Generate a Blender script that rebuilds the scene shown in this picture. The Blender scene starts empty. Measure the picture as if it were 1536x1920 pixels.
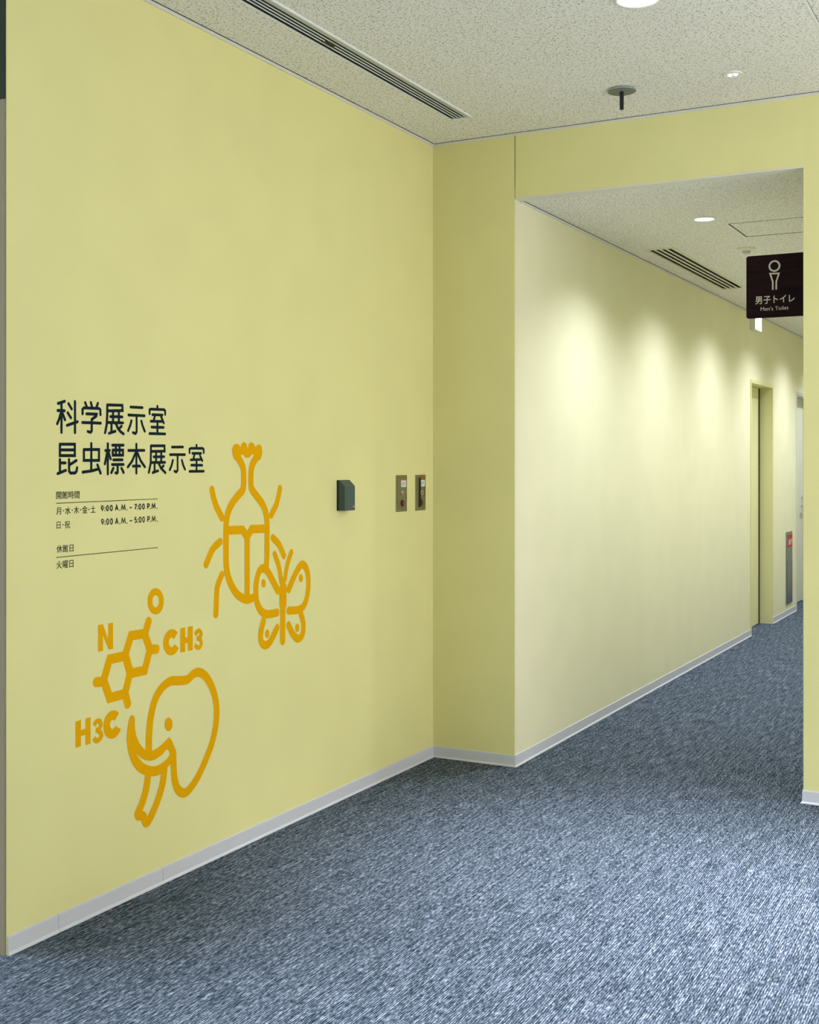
import bpy, bmesh, math
from mathutils import Vector
from mathutils.geometry import tessellate_polygon

# ------------------------------------------------------------------ camera
F, CX, HY, CH = 2302.0, 768.0, 869.0, 1.44          # focal length, principal x, horizon y (pixels of 1536x1920), eye height
YAW = math.radians(27.96)
scene = bpy.context.scene
col = scene.collection
cd = bpy.data.cameras.new('camera')
cam = bpy.data.objects.new('camera', cd)
col.objects.link(cam)
cd.sensor_fit = 'HORIZONTAL'
cd.sensor_width = 36.0
cd.lens = F * 36.0 / 1536.0
cd.shift_y = -(960.0 - HY) / 1536.0
cd.clip_start = 0.05
cam.location = (0, 0, CH)
cam.rotation_euler = (math.pi / 2, 0, YAW)
scene.camera = cam

# ------------------------------------------------------------------ world and view
w = bpy.data.worlds.new('world')
scene.world = w
w.use_nodes = True
w.node_tree.nodes['Background'].inputs[0].default_value = (0.75, 0.85, 1.0, 1)
w.node_tree.nodes['Background'].inputs[1].default_value = 0.3
scene.view_settings.view_transform = 'Standard'
scene.view_settings.look = 'None'
scene.view_settings.gamma = 1.0
scene.view_settings.use_curve_mapping = False
scene.view_settings.exposure = 0.31

# strengths of the place's lights and of one added window
HALL_W = 620.0            # hall downlights (spot watts)
CORR_W = 98.0            # corridor downlights
LENS_E = 4.0             # lens glow
WIN_E = 7.0             # daylight behind the window panes
LAMP_COL = (0.84, 0.87, 1.0)
CORR_COL = (0.80, 0.85, 1.0)
DAY_COL = (0.66, 0.80, 1.0)
ADDED_WIN_E = 2.7            # glow of the added, unseen right-hand window

# ------------------------------------------------------------------ measures of the place (metres)
XA = -2.725       # big yellow wall (faces +X)
XC = -2.29        # corridor's left wall (faces +X)
XP = -0.965       # corridor's right side
YB = 5.38         # end wall plane (faces -Y)
YL = 2.62         # left end of the big wall
ZH = 3.006        # hall ceiling
ZC = 2.70         # corridor ceiling
YE = 14.4         # end of corridor

fwd = Vector((-math.sin(YAW), math.cos(YAW), 0))
rgt = Vector((math.cos(YAW), math.sin(YAW), 0))
def ray(px, py):
    return fwd + rgt * ((px - CX) / F) + Vector((0, 0, (HY - py) / F))
def on_x(px, py, X):
    d = ray(px, py); return d * (X / d.x) + Vector((0, 0, CH))
def on_y(px, py, Y):
    d = ray(px, py); return d * (Y / d.y) + Vector((0, 0, CH))
def on_z(px, py, Z):
    d = ray(px, py); return d * ((Z - CH) / d.z) + Vector((0, 0, CH))

# ------------------------------------------------------------------ materials
def new_mat(name, rgb, rough=0.6, metal=0.0, spec=0.4, emit=None, estr=0.0):
    m = bpy.data.materials.new(name)
    m.use_nodes = True
    b = m.node_tree.nodes['Principled BSDF']
    b.inputs['Base Color'].default_value = (*rgb, 1)
    b.inputs['Roughness'].default_value = rough
    b.inputs['Metallic'].default_value = metal
    b.inputs['Specular IOR Level'].default_value = spec
    if emit:
        b.inputs['Emission Color'].default_value = (*emit, 1)
        b.inputs['Emission Strength'].default_value = estr
    return m

def nd(nt, t, **kw):
    n = nt.nodes.new(t)
    for k, v in kw.items(): setattr(n, k, v)
    return n
def scaled_coord(nt, sc, rot=(0, 0, 0)):
    tc = nd(nt, 'ShaderNodeTexCoord'); mp = nd(nt, 'ShaderNodeMapping')
    mp.inputs['Scale'].default_value = sc
    mp.inputs['Rotation'].default_value = rot
    nt.links.new(tc.outputs['Object'], mp.inputs['Vector'])
    return mp.outputs['Vector']
def noise(nt, sc, detail=2.0, rough=0.5, rot=(0, 0, 0)):
    n = nd(nt, 'ShaderNodeTexNoise'); n.inputs['Scale'].default_value = 1.0
    n.inputs['Detail'].default_value = detail; n.inputs['Roughness'].default_value = rough
    nt.links.new(scaled_coord(nt, sc, rot), n.inputs['Vector'])
    return n.outputs['Fac']
def ramp(nt, fac, stops):
    r = nd(nt, 'ShaderNodeValToRGB')
    e = r.color_ramp.elements
    e[0].position, e[0].color = stops[0][0], (*stops[0][1], 1)
    e[1].position, e[1].color = stops[-1][0], (*stops[-1][1], 1)
    for p, c in stops[1:-1]:
        x = e.new(p); x.color = (*c, 1)
    nt.links.new(fac, r.inputs['Fac'])
    return r.outputs['Color']
def mathn(nt, op, a, b):
    n = nd(nt, 'ShaderNodeMath', operation=op)
    for i, v in enumerate((a, b)):
        if isinstance(v, (int, float)): n.inputs[i].default_value = v
        else: nt.links.new(v, n.inputs[i])
    return n.outputs[0]
def mix(nt, fac, a, b, blend='MIX'):
    n = nd(nt, 'ShaderNodeMix', data_type='RGBA', blend_type=blend)
    for i, v in ((0, fac), (6, a), (7, b)):
        if isinstance(v, (int, float)): n.inputs[i].default_value = v
        elif isinstance(v, tuple): n.inputs[i].default_value = (*v, 1)
        else: nt.links.new(v, n.inputs[i])
    return n.outputs[2]
def bump(nt, h, strength, dist):
    b = nd(nt, 'ShaderNodeBump'); b.inputs['Strength'].default_value = strength; b.inputs['Distance'].default_value = dist
    nt.links.new(h, b.inputs['Height'])
    nt.links.new(b.outputs[0], nt.nodes['Principled BSDF'].inputs['Normal'])

M = {}
YEL = (0.80, 0.752, 0.345)
def wall_mat(name, rgb):
    m = new_mat(name, rgb, 0.62, spec=0.0)
    nt = m.node_tree
    f = noise(nt, (5, 5, 5), 0.0)
    c = ramp(nt, f, [(0.3, tuple(v * 0.985 for v in rgb)), (0.7, tuple(min(1, v * 1.01) for v in rgb))])
    nt.links.new(c, nt.nodes['Principled BSDF'].inputs['Base Color'])
    return m
M['yellow'] = wall_mat('yellow_wall_vinyl', YEL)
M['white_wall'] = wall_mat('cream_hall_wall_vinyl', (0.82, 0.78, 0.48))
M['pale'] = wall_mat('pale_cream_corridor_vinyl', (0.81, 0.78, 0.53))
M['door_yellow'] = new_mat('yellow_door_paint', (0.78, 0.755, 0.39), 0.4)
M['door_pale'] = new_mat('pale_door_paint', (0.72, 0.73, 0.58), 0.4)

def ceiling_mat():
    m = new_mat('fissured_ceiling_board', (0.8, 0.79, 0.72), 0.9, spec=0.0)
    nt = m.node_tree
    base = (0.875, 0.86, 0.79)
    a = noise(nt, (75, 240, 75), 0.5, 0.5, (0, 0, 0.45))
    b = noise(nt, (240, 75, 75), 0.5, 0.5, (0, 0, 0.30))
    c2 = noise(nt, (80, 260, 75), 0.5, 0.5, (0, 0, -0.6))
    fl = mathn(nt, 'MAXIMUM', mathn(nt, 'MAXIMUM', a, b), c2)
    mask = ramp(nt, fl, [(0.685, (0, 0, 0)), (0.71, (1, 1, 1))])
    nt.links.new(mix(nt, mask, base, (0.16, 0.16, 0.14)), nt.nodes['Principled BSDF'].inputs['Base Color'])
    return m
M['ceiling'] = ceiling_mat()

def carpet_mat():
    m = new_mat('ribbed_carpet', (0.2, 0.23, 0.27), 0.95, spec=0.0)
    nt = m.node_tree
    th = noise(nt, (300, 42, 1), 0.5, 0.6)                  # single yarns, long in Y
    row = noise(nt, (150, 7, 1), 0.0, 0.6)                  # rows that run on
    patch = noise(nt, (260, 130, 1), 0.0, 0.5)
    wv = nd(nt, 'ShaderNodeTexWave', wave_type='BANDS', bands_direction='X')                    # ribs, 7 mm apart
    wv.inputs['Scale'].default_value = 2 * math.pi / 20 / 0.0068
    wv.inputs['Distortion'].default_value = 0.0
    nt.links.new(scaled_coord(nt, (1, 1, 1)), wv.inputs['Vector'])
    v = mathn(nt, 'ADD', mathn(nt, 'MULTIPLY', th, 0.46), mathn(nt, 'ADD', mathn(nt, 'MULTIPLY', row, 0.22), mathn(nt, 'MULTIPLY', patch, 0.18)))
    v = mathn(nt, 'ADD', v, mathn(nt, 'MULTIPLY', wv.outputs['Fac'], 0.11))
    c = ramp(nt, v, [(0.36, (0.016, 0.025, 0.036)), (0.45, (0.050, 0.068, 0.086)), (0.53, (0.110, 0.134, 0.168)), (0.655, (0.34, 0.38, 0.46))])
    b = nt.nodes['Principled BSDF']
    nt.links.new(c, b.inputs['Base Color'])
    return m
M['carpet'] = carpet_mat()
M['base'] = new_mat('grey_vinyl_base', (0.62, 0.625, 0.655), 0.35, spec=0.5)
M['trim'] = new_mat('white_trim', (0.74, 0.73, 0.66), 0.4)
M['dark_line'] = new_mat('dark_joint_and_shadow_line', (0.05, 0.05, 0.05), 0.8)
M['black'] = new_mat('matt_black', (0.006, 0.006, 0.007), 0.5)
M['slot'] = new_mat('slot_dark_green_black', (0.012, 0.02, 0.018), 0.7)
M['vent'] = new_mat('vent_painted_metal', (0.50, 0.53, 0.48), 0.45)
M['vent_edge'] = new_mat('vent_white_lip', (0.85, 0.85, 0.83), 0.35)
M['vent_dark'] = new_mat('vent_dark_blade', (0.035, 0.055, 0.05), 0.6)
M['navy'] = new_mat('navy_vinyl_lettering', (0.004, 0.016, 0.024), 0.6, spec=0.08)
M['ink'] = new_mat('dark_small_lettering', (0.012, 0.022, 0.02), 0.6, spec=0.08)
M['orange'] = new_mat('orange_vinyl_print', (0.82, 0.40, 0.001), 0.6, spec=0.03)
M['reader'] = new_mat('dark_green_grey_plastic', (0.05, 0.085, 0.075), 0.42)
M['reader_dark'] = new_mat('dark_back_plate', (0.008, 0.016, 0.017), 0.5)
def brushed(name, rgb, rough, sc=(3, 3, 400)):
    m = new_mat(name, rgb, rough, 1.0)
    nt = m.node_tree
    f = noise(nt, sc, 2)
    nt.links.new(ramp(nt, f, [(0.3, tuple(v * 0.86 for v in rgb)), (0.7, rgb)]), nt.nodes['Principled BSDF'].inputs['Base Color'])
    return m
M['steel'] = brushed('brushed_plate_steel', (0.36, 0.34, 0.26), 0.42)
M['steel_blue'] = brushed('satin_cabinet_steel', (0.33, 0.37, 0.42), 0.38)
M['rail'] = new_mat('taupe_rail_metal', (0.27, 0.22, 0.14), 0.6, spec=0.1)
M['rail_dark'] = new_mat('dark_and_shaded_rail_metal', (0.035, 0.037, 0.024), 0.7, spec=0.1)
M['chrome'] = new_mat('chrome', (0.75, 0.76, 0.78), 0.18, 1.0)
M['disc'] = new_mat('grey_disc_metal', (0.16, 0.18, 0.16), 0.5)
M['disc_edge'] = new_mat('pale_disc_edge', (0.55, 0.62, 0.66), 0.3, 0.6)
M['white'] = new_mat('white_plastic', (0.80, 0.80, 0.74), 0.35)
M['cream'] = new_mat('cream_plastic', (0.74, 0.72, 0.58), 0.4)
M['paper'] = new_mat('white_label', (0.80, 0.80, 0.77), 0.6)
M['label_orange'] = new_mat('orange_red_label', (0.62, 0.10, 0.01), 0.5)
M['button_red'] = new_mat('dark_red_button', (0.20, 0.018, 0.02), 0.3)
M['red'] = new_mat('red_label', (0.52, 0.012, 0.015), 0.5)
def sign_mat():
    m = new_mat('dark_wood_sign', (0.02, 0.01, 0.01), 0.6, spec=0.08)
    nt = m.node_tree
    c = ramp(nt, noise(nt, (6, 6, 60), 4, 0.6), [(0.3, (0.005, 0.002, 0.003)), (0.7, (0.020, 0.005, 0.005))])
    nt.links.new(c, nt.nodes['Principled BSDF'].inputs['Base Color'])
    return m
M['sign'] = sign_mat()
M['sign_ink'] = new_mat('beige_sign_print', (0.55, 0.50, 0.37), 0.5)
M['lens_hall'] = new_mat('lit_lens_hall', (0.9, 0.9, 0.9), 0.5, emit=LAMP_COL, estr=LENS_E)
M['lens_corr'] = new_mat('lit_lens_corridor', (0.9, 0.9, 0.9), 0.5, emit=(1, 1, 0.98), estr=LENS_E)
M['lens_em'] = new_mat('clear_lens_glint', (0.85, 0.85, 0.85), 0.1, emit=(1, 1, 1), estr=0.8)  # unlit lens; its faint glow stands in for glints
M['exit_lit'] = new_mat('lit_exit_panel', (0.9, 0.9, 0.9), 0.5, emit=(0.95, 1, 1), estr=3.0)
M['added_pane'] = new_mat('added_window_glow', (0.8, 0.8, 0.75), 0.8, emit=(0.95, 0.93, 1.0), estr=ADDED_WIN_E)  # glowing panes of the added window, filling the yellow wall and hall ceiling
for k in ('lens_hall', 'lens_corr', 'lens_em'): M[k].cycles.emission_sampling = 'NONE'     # each downlight's light comes from its own spot
M['sky_pane'] = new_mat('daylit_pane', (0.8, 0.8, 0.8), 0.2, emit=DAY_COL, estr=WIN_E)

# ------------------------------------------------------------------ mesh helpers (all coordinates in the world, shifted to the thing's origin)
class MB:
    def __init__(s): s.v, s.f = [], []
    def add(s, vs, fs):
        o = len(s.v); s.v += [tuple(p) for p in vs]; s.f += [tuple(i + o for i in f) for f in fs]; return s
    def box(s, x0, x1, y0, y1, z0, z1):
        vs = [(x, y, z) for x in (x0, x1) for y in (y0, y1) for z in (z0, z1)]
        return s.add(vs, [(0, 1, 3, 2), (4, 6, 7, 5), (0, 4, 5, 1), (2, 3, 7, 6), (0, 2, 6, 4), (1, 5, 7, 3)])
    def prism(s, pts_a, pts_b):
        n = len(pts_a)
        s.add(list(pts_a) + list(pts_b), [tuple(range(n))[::-1], tuple(range(n, 2 * n))] + [(i, (i + 1) % n, n + (i + 1) % n, n + i) for i in range(n)])
        return s
    def lathe(s, c, prof, seg=32, axis='z'):
        """profile of (radius, offset along axis); a closed solid of revolution about c"""
        def P(r, h, a):
            x, y = r * math.cos(a), r * math.sin(a)
            return {'z': (c[0] + x, c[1] + y, c[2] + h), 'x': (c[0] + h, c[1] + x, c[2] + y), 'y': (c[0] + x, c[1] + h, c[2] - y)}[axis]
        vs = [P(r, h, 2 * math.pi * k / seg) for r, h in prof for k in range(seg)]
        fs = []
        for i in range(len(prof) - 1):
            for k in range(seg):
                k2 = (k + 1) % seg
                fs.append((i * seg + k, i * seg + k2, (i + 1) * seg + k2, (i + 1) * seg + k))
        fs.append(tuple(range(seg))[::-1]); o = (len(prof) - 1) * seg; fs.append(tuple(range(o, o + seg)))
        return s.add(vs, fs)
    def build(s, name, mat, parent=None, origin=None, bevel=0.0, smooth=False, kind=None, label=None):
        if parent is not None:
            p, root = parent, parent
            origin = root_origin[root.name_full]
        elif origin is None:
            xs, ys, zs = zip(*s.v)
            origin = ((min(xs) + max(xs)) / 2, (min(ys) + max(ys)) / 2, min(zs))
        me = bpy.data.meshes.new(name)
        me.from_pydata([(a - origin[0], b - origin[1], c - origin[2]) for a, b, c in s.v], [], s.f)
        bm = bmesh.new(); bm.from_mesh(me)
        if not getattr(s, 'flat', False):
            bmesh.ops.recalc_face_normals(bm, faces=bm.faces)
        if bevel > 0:
            bmesh.ops.bevel(bm, geom=[e for e in bm.edges if len(e.link_faces) == 2 and e.calc_face_angle(0) > 0.6], offset=bevel, segments=2, affect='EDGES', profile=0.5)
        bm.to_mesh(me); bm.free()
        me.materials.append(mat)
        if smooth:
            for p_ in me.polygons: p_.use_smooth = True
            try: me.set_sharp_from_angle(angle=math.radians(35))
            except Exception: pass
        o = bpy.data.objects.new(name, me); col.objects.link(o)
        if parent is None: o.location = origin
        else: o.parent = parent
        root_origin[o.name_full] = origin
        if kind: o['kind'] = kind
        if label: o['label'] = label
        return o
root_origin = {}
def thing(name, loc, label=None, cat=None, group=None, kind=None):
    o = bpy.data.objects.new(name, None); col.objects.link(o); o.location = loc
    o.empty_display_size = 0.05
    root_origin[o.name_full] = tuple(loc)
    return tag(o, label, cat, group, kind)
def tag(o, label=None, cat=None, group=None, kind=None):
    for k, v in (('label', label), ('category', cat), ('group', group), ('kind', kind)):
        if v: o[k] = v
    return o
def box(name, mat, *b, parent=None, kind=None, bevel=0.0):
    return MB().box(*b).build(name, mat, parent, kind=kind, bevel=bevel)

# ------------------------------------------------------------------ the setting
floor = box('floor', M['carpet'], -7.2, 1.85, -6.2, YE + 0.15, -0.1, 0.0, kind='structure')
tag(floor, 'slate blue and grey ribbed carpet floor', 'floor')

def slab(name, x0, x1, y0, y1, z, holes):
    """board ceiling with rectangular openings (x0, x1, y0, y1) cut out of it"""
    xs = sorted({x0, x1, *[h[0] for h in holes], *[h[1] for h in holes]})
    ys = sorted({y0, y1, *[h[2] for h in holes], *[h[3] for h in holes]})
    mb = MB(); t = 0.015
    for i in range(len(xs) - 1):
        for j in range(len(ys) - 1):
            cx, cy = (xs[i] + xs[i + 1]) / 2, (ys[j] + ys[j + 1]) / 2
            if any(h[0] < cx < h[1] and h[2] < cy < h[3] for h in holes): continue
            mb.box(xs[i], xs[i + 1], ys[j], ys[j + 1], z, z + t)
    mb.box(x0, x1, y0, y1, z + 0.12, z + 0.14)
    return mb.build(name, M['ceiling'], origin=(0, 0, z), kind='structure')

VX0, VX1 = on_z(843.7, 222.7, ZH).x, on_z(885.1, 217.7, ZH).x
VY1, VY0 = on_z(864, 220.5, ZH).y, 2.3
HX0 = on_z(1521, 27.5, ZH).x
hall_hatch = (HX0, HX0 + 0.46, 4.02, 4.66)
a, b, c = on_z(1207.7, 468.1, ZC), on_z(1261.9, 463.4, ZC), on_z(1388, 540.5, ZC)
DX0, DX1, DY0 = a.x, b.x, (a.y + b.y) / 2
DY1 = c.y
a, b = on_z(1365.9, 419.8, ZC), on_z(1399.1, 444.2, ZC)
CHX, CHY0, CHY1 = (a.x + b.x) / 2, a.y, b.y
corr_hatch = (CHX, min(CHX + 0.46, XP - 0.03), CHY0, CHY1)
c1 = slab('ceiling_hall', -7.2, 1.85, -6.2, YB + 0.01, ZH, [(VX0 + 0.007, VX1 - 0.03, VY0, VY1 - 0.007), hall_hatch])
tag(c1, 'speckled pale acoustic ceiling of the hall in front', 'ceiling')
c2 = slab('ceiling_corridor', XC - 0.01, XP + 0.01, YB + 0.06, YE, ZC, [(DX0 + 0.012, DX1 - 0.012, DY0 + 0.015, DY1 - 0.015), corr_hatch])
tag(c2, 'lower speckled acoustic ceiling of the corridor behind', 'ceiling')

def structure(name, label, *b, mat='yellow'):
    o = box(name, M[mat], *b, kind='structure'); tag(o, label, 'wall'); return o
structure('wall_left', 'large pale yellow wall with lettering and orange drawings', XA - 0.15, XA, YL, YB, 0, ZH)
structure('wall_return', 'narrow shaded yellow wall beside the corridor opening', XA - 0.15, XC - 0.002, YB, YB + 0.15, 0, ZH)
structure('wall_header', 'yellow panel above the corridor opening', XC + 0.003, XP, YB, YB + 0.058, ZC, ZH)
structure('wall_right', 'yellow wall at the right edge beside the opening', XP, 1.85, YB, YB + 0.15, 0, ZH)
structure('wall_corridor_right', 'pale right wall of the corridor', XP, XP + 0.15, YB + 0.15, YE, 0, ZC + 0.05, mat='pale')
structure('wall_corridor_end', 'pale end wall of the corridor', XC - 0.15, XP + 0.15, YE, YE + 0.15, 0, ZC + 0.05, mat='pale')

D1Y0, D1Y1 = on_x(1408.5, 1000, XC).y, on_x(1448, 1000, XC).y
D2Y0 = on_x(1493.5, 1000, XC).y
D2Y1 = D2Y0 + 0.95
DZ = 2.115
mb = MB()
JB = 0.028
for y0, y1, z0 in ((YB + 0.002, D1Y0 - JB, 0), (D1Y0 - JB, D1Y1 + JB, DZ + JB), (D1Y1 + JB, D2Y0 - JB, 0), (D2Y0 - JB, D2Y1 + JB, DZ + JB), (D2Y1 + JB, YE, 0)):
    mb.box(XC - 0.15, XC, y0, y1, z0, ZC + 0.05)
tag(mb.build('wall_corridor_left', M['pale'], kind='structure'), 'pale cream corridor wall washed by pools of lamp light', 'wall')

# walls of the hall that lie outside the frame
structure('wall_hall_side', 'beige return wall beyond the left end of the yellow wall', -7.2, XA - 0.15, YL + 0.03, YL + 0.18, 0, ZH, mat='white_wall')
def windowed_wall(name, label, axis, at, u0, u1, wu0, wu1, wz0, wz1):
    mb = MB()
    for a0, a1, z0, z1 in ((u0, wu0, 0, ZH), (wu1, u1, 0, ZH), (wu0, wu1, 0, wz0), (wu0, wu1, wz1, ZH)):
        if axis == 'y': mb.box(a0, a1, at - 0.15, at, z0, z1)
        else: mb.box(at - 0.15, at, a0, a1, z0, z1)
    tag(mb.build(name, M['white_wall'], kind='structure'), label, 'wall')
def window(name, label, axis, at, u0, u1, z0, z1, pane=None):
    o = thing(name, ((u0 + u1) / 2, at - 0.1, z0) if axis == 'y' else (at - 0.1, (u0 + u1) / 2, z0), label, 'window', kind='structure')
    n = 3
    fr = MB()
    def bx(mb, a0, a1, d0, d1, za, zb):
        return mb.box(a0, a1, at + d0, at + d1, za, zb) if axis == 'y' else mb.box(at + d0, at + d1, a0, a1, za, zb)
    for a0, a1, za, zb in ((u0, u1, z0, z0 + 0.05), (u0, u1, z1 - 0.05, z1), (u0, u0 + 0.05, z0 + 0.05, z1 - 0.05), (u1 - 0.05, u1, z0 + 0.05, z1 - 0.05)):
        bx(fr, a0, a1, -0.13, -0.05, za, zb)
    for k in range(1, n):
        u = u0 + (u1 - u0) * k / n
        bx(fr, u - 0.025, u + 0.025, -0.12, -0.06, z0 + 0.05, z1 - 0.05)
    fr.build('window_frame', M['trim'], o)
    for k in range(n):
        a0 = u0 + (u1 - u0) * k / n + 0.026; a1 = u0 + (u1 - u0) * (k + 1) / n - 0.026
        bx(MB(), a0, a1, -0.10, -0.09, z0 + 0.05, z1 - 0.05).build('pane', pane or M['sky_pane'], o)
windowed_wall('wall_hall_right', 'white hall wall around the added window to the right of the camera', 'x', 1.85, -6.05, YB, 1.8, 5.1, 0.15, 2.9)
window('added_window', 'wide glowing window added out of view to the right of the camera', 'x', 1.85, 1.8, 5.1, 0.15, 2.9, M['added_pane'])  # added window out of view, brightens the yellow wall and the ceiling
windowed_wall('wall_hall_back', 'white window wall behind the camera', 'y', -6.05, -7.2, 1.85, -6.6, -2.9, 0.3, 2.7)
window('window_1', 'wide daylit window behind the camera', 'y', -6.05, -6.6, -2.9, 0.3, 2.7)
windowed_wall('wall_hall_left', 'white window wall left of the hall', 'x', -7.05, -6.05, YL + 0.03, -1.6, 1.9, 0.3, 2.7)
window('window_2', 'daylit side window left of the hall', 'x', -7.05, -1.6, 1.9, 0.3, 2.7)

# ------------------------------------------------------------------ skirting and edge trims, mitred at the corners
BASE = [(0, 0), (0.0105, 0), (0.0105, 0.0028), (0.0050, 0.009), (0.0038, 0.050), (0.0030, 0.0545), (0, 0.056)]
def offsets(path):
    out = []
    for i, p in enumerate(path):
        ns = []
        for j in (i - 1, i):
            if 0 <= j < len(path) - 1:
                d = (Vector(path[j + 1]) - Vector(path[j])).normalized(); ns.append(Vector((d.y, -d.x)))
        n = ns[0] if len(ns) == 1 else (ns[0] + ns[1]) / (1 + ns[0].dot(ns[1]))
        out.append(n)
    return out
def run(path, i, prof, z, name, mat, parent=None, kind=None, cut=()):
    off = offsets(path)
    A, B, na, nb = Vector(path[i]), Vector(path[i + 1]), off[i], off[i + 1]
    ends = [0.0, *cut, 1.0]
    res = []
    for k in range(len(ends) - 1):
        g = 0.0006 / max(0.01, (B - A).length)
        t0, t1 = ends[k] + (g if k else 0), ends[k + 1] - (g if k < len(ends) - 2 else 0)
        def ring(t):
            P, n = A.lerp(B, t), na if t == 0.0 else nb if t == 1.0 else (nb if (i and False) else Vector(((B - A).normalized().y, -(B - A).normalized().x)))
            return [(P.x + n.x * o, P.y + n.y * o, z + h) for o, h in prof]
        res.append(MB().prism(ring(t0), ring(t1)).build(name, mat, parent, kind=kind))
    return res
P1 = [(XA, YL + 0.002), (XA, YB), (XC, YB), (XC, D1Y0 - 0.028)]
bl = thing('baseboard_left', (XA, (YL + YB) / 2, 0), 'grey vinyl skirting along the large yellow wall', 'skirting', kind='structure')
cuts = [(on_x(px, py, XA).y - YL) / (YB - YL) for px, py in ((107, 1735), (303, 1645))]
run(P1, 0, BASE, 0, 'skirting_strip', M['base'], bl, cut=cuts)
tag(run(P1, 1, BASE, 0, 'baseboard_return', M['base'], kind='structure')[0], 'short grey skirting under the narrow shaded wall', 'skirting')
tag(run(P1, 2, BASE, 0, 'baseboard_corridor_left', M['base'], kind='structure')[0], 'long grey skirting receding along the corridor wall', 'skirting')
P2 = [(XC, D1Y1 + 0.028), (XC, D2Y0 - 0.028)]
tag(run(P2, 0, BASE, 0, 'baseboard_corridor_far', M['base'], kind='structure')[0], 'short grey skirting between the two corridor doors', 'skirting')
P3 = [(XP, YE), (XP, YB), (1.7, YB)]
tag(run(P3, 0, BASE, 0, 'baseboard_corridor_right', M['base'], kind='structure')[0], 'grey skirting of the right corridor wall', 'skirting')
tag(run(P3, 1, BASE, 0, 'baseboard_right', M['base'], kind='structure')[0], 'grey skirting under the wall at the right edge', 'skirting')
TRIM = [(0, -0.011), (0.007, -0.011), (0.010, -0.008), (0.010, 0), (0, 0)]
SHADE_LINE = [(0.010, -0.0015), (0.0135, -0.0015), (0.0135, 0), (0.010, 0)]  # flat dark strip drawn as the shadow line beside the moulding
PT = [(XA, YL), (XA, YB), (1.7, YB)]
for i, (nm, lb) in enumerate((('trim_1', 'thin white ceiling trim above the large yellow wall'), ('trim_2', 'thin white ceiling trim above the corridor opening'))):
    t = thing(nm, (PT[i][0], PT[i][1], ZH), lb, 'trim', kind='structure')
    run(PT, i, TRIM, ZH, 'edge_moulding', M['trim'], t); run(PT, i, SHADE_LINE, ZH, 'shadow_line_strip', M['dark_line'], t)
PT2 = [(XC, YB + 0.06), (XC, YE)]
t = thing('trim_3', (XC, YB + 0.06, ZC), 'thin white ceiling trim along the corridor wall', 'trim', kind='structure')
run(PT2, 0, TRIM, ZC, 'edge_moulding', M['trim'], t); run(PT2, 0, SHADE_LINE, ZC, 'shadow_line_strip', M['dark_line'], t)
o = MB().box(XC - 0.002, XP, YB - 0.002, YB + 0.065, ZC - 0.006, ZC).build('trim_4', M['trim'], kind='structure', bevel=0.001)
tag(o, 'pale metal edge strip under the panel over the opening', 'trim')

# doors of the corridor
REC = 0.11
def door_frame(par, y0, y1, mat):
    j = 0.028
    MB().box(XC - 0.14, XC + 0.006, y0 - j, y0, 0, DZ + j).build('jamb', mat, par)
    MB().box(XC - 0.14, XC + 0.006, y1, y1 + j, 0, DZ + j).build('jamb', mat, par)
    MB().box(XC - 0.14, XC + 0.006, y0, y1, DZ, DZ + j).build('lintel', mat, par)
d = thing('door_1', (XC, (D1Y0 + D1Y1) / 2, 0), 'pale yellow door set back in a deep yellow frame', 'door', kind='structure')
door_frame(d, D1Y0, D1Y1, M['door_yellow'])
MB().box(XC - REC - 0.04, XC - REC, D1Y0 + 0.002, D1Y1 - 0.022, 0.006, DZ - 0.003).build('door_leaf', M['door_yellow'], d)
MB().box(XC - REC - 0.05, XC - REC - 0.045, D1Y0, D1Y1, 0, DZ).build('door_gap_seal', M['black'], d)
MB().box(XC - REC, XC - REC + 0.003, D1Y1 - 0.050, D1Y1 - 0.004, 0.004, DZ - 0.002).build('edge_seal', M['black'], d)
d = thing('door_2', (XC, (D2Y0 + D2Y1) / 2, 0), 'pale grey green door with lever handle beyond the steel cabinet', 'door', kind='structure')
door_frame(d, D2Y0, D2Y1, M['door_pale'])
leaf = MB().box(XC - REC - 0.04, XC - REC, D2Y0 + 0.003, D2Y1 - 0.003, 0.010, DZ - 0.003).build('door_leaf', M['door_pale'], d)
MB().box(XC - REC - 0.05, XC - REC - 0.045, D2Y0, D2Y1, 0, DZ).build('door_gap_seal', M['black'], d)
xl = XC - REC
hy = on_x(1503.5, 940, xl).y
MB().lathe((xl, hy, 1.09), [(0.024, 0), (0.024, 0.008), (0.016, 0.012), (0.018, 0.045), (0.012, 0.052)], 16, 'x').build('lock_turn', M['chrome'], leaf, smooth=True)
h = MB().lathe((xl, hy, 1.005), [(0.022, 0), (0.022, 0.008), (0.010, 0.012), (0.010, 0.05)], 16, 'x')
h.box(xl + 0.042, xl + 0.056, hy - 0.125, hy + 0.012, 0.996, 1.014)
h.build('lever_handle', M['chrome'], leaf, smooth=True)
MB().box(xl, xl + 0.003, hy - 0.05, hy + 0.0, 0.85, 0.93).build('key_plate', M['vent'], leaf)

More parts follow.
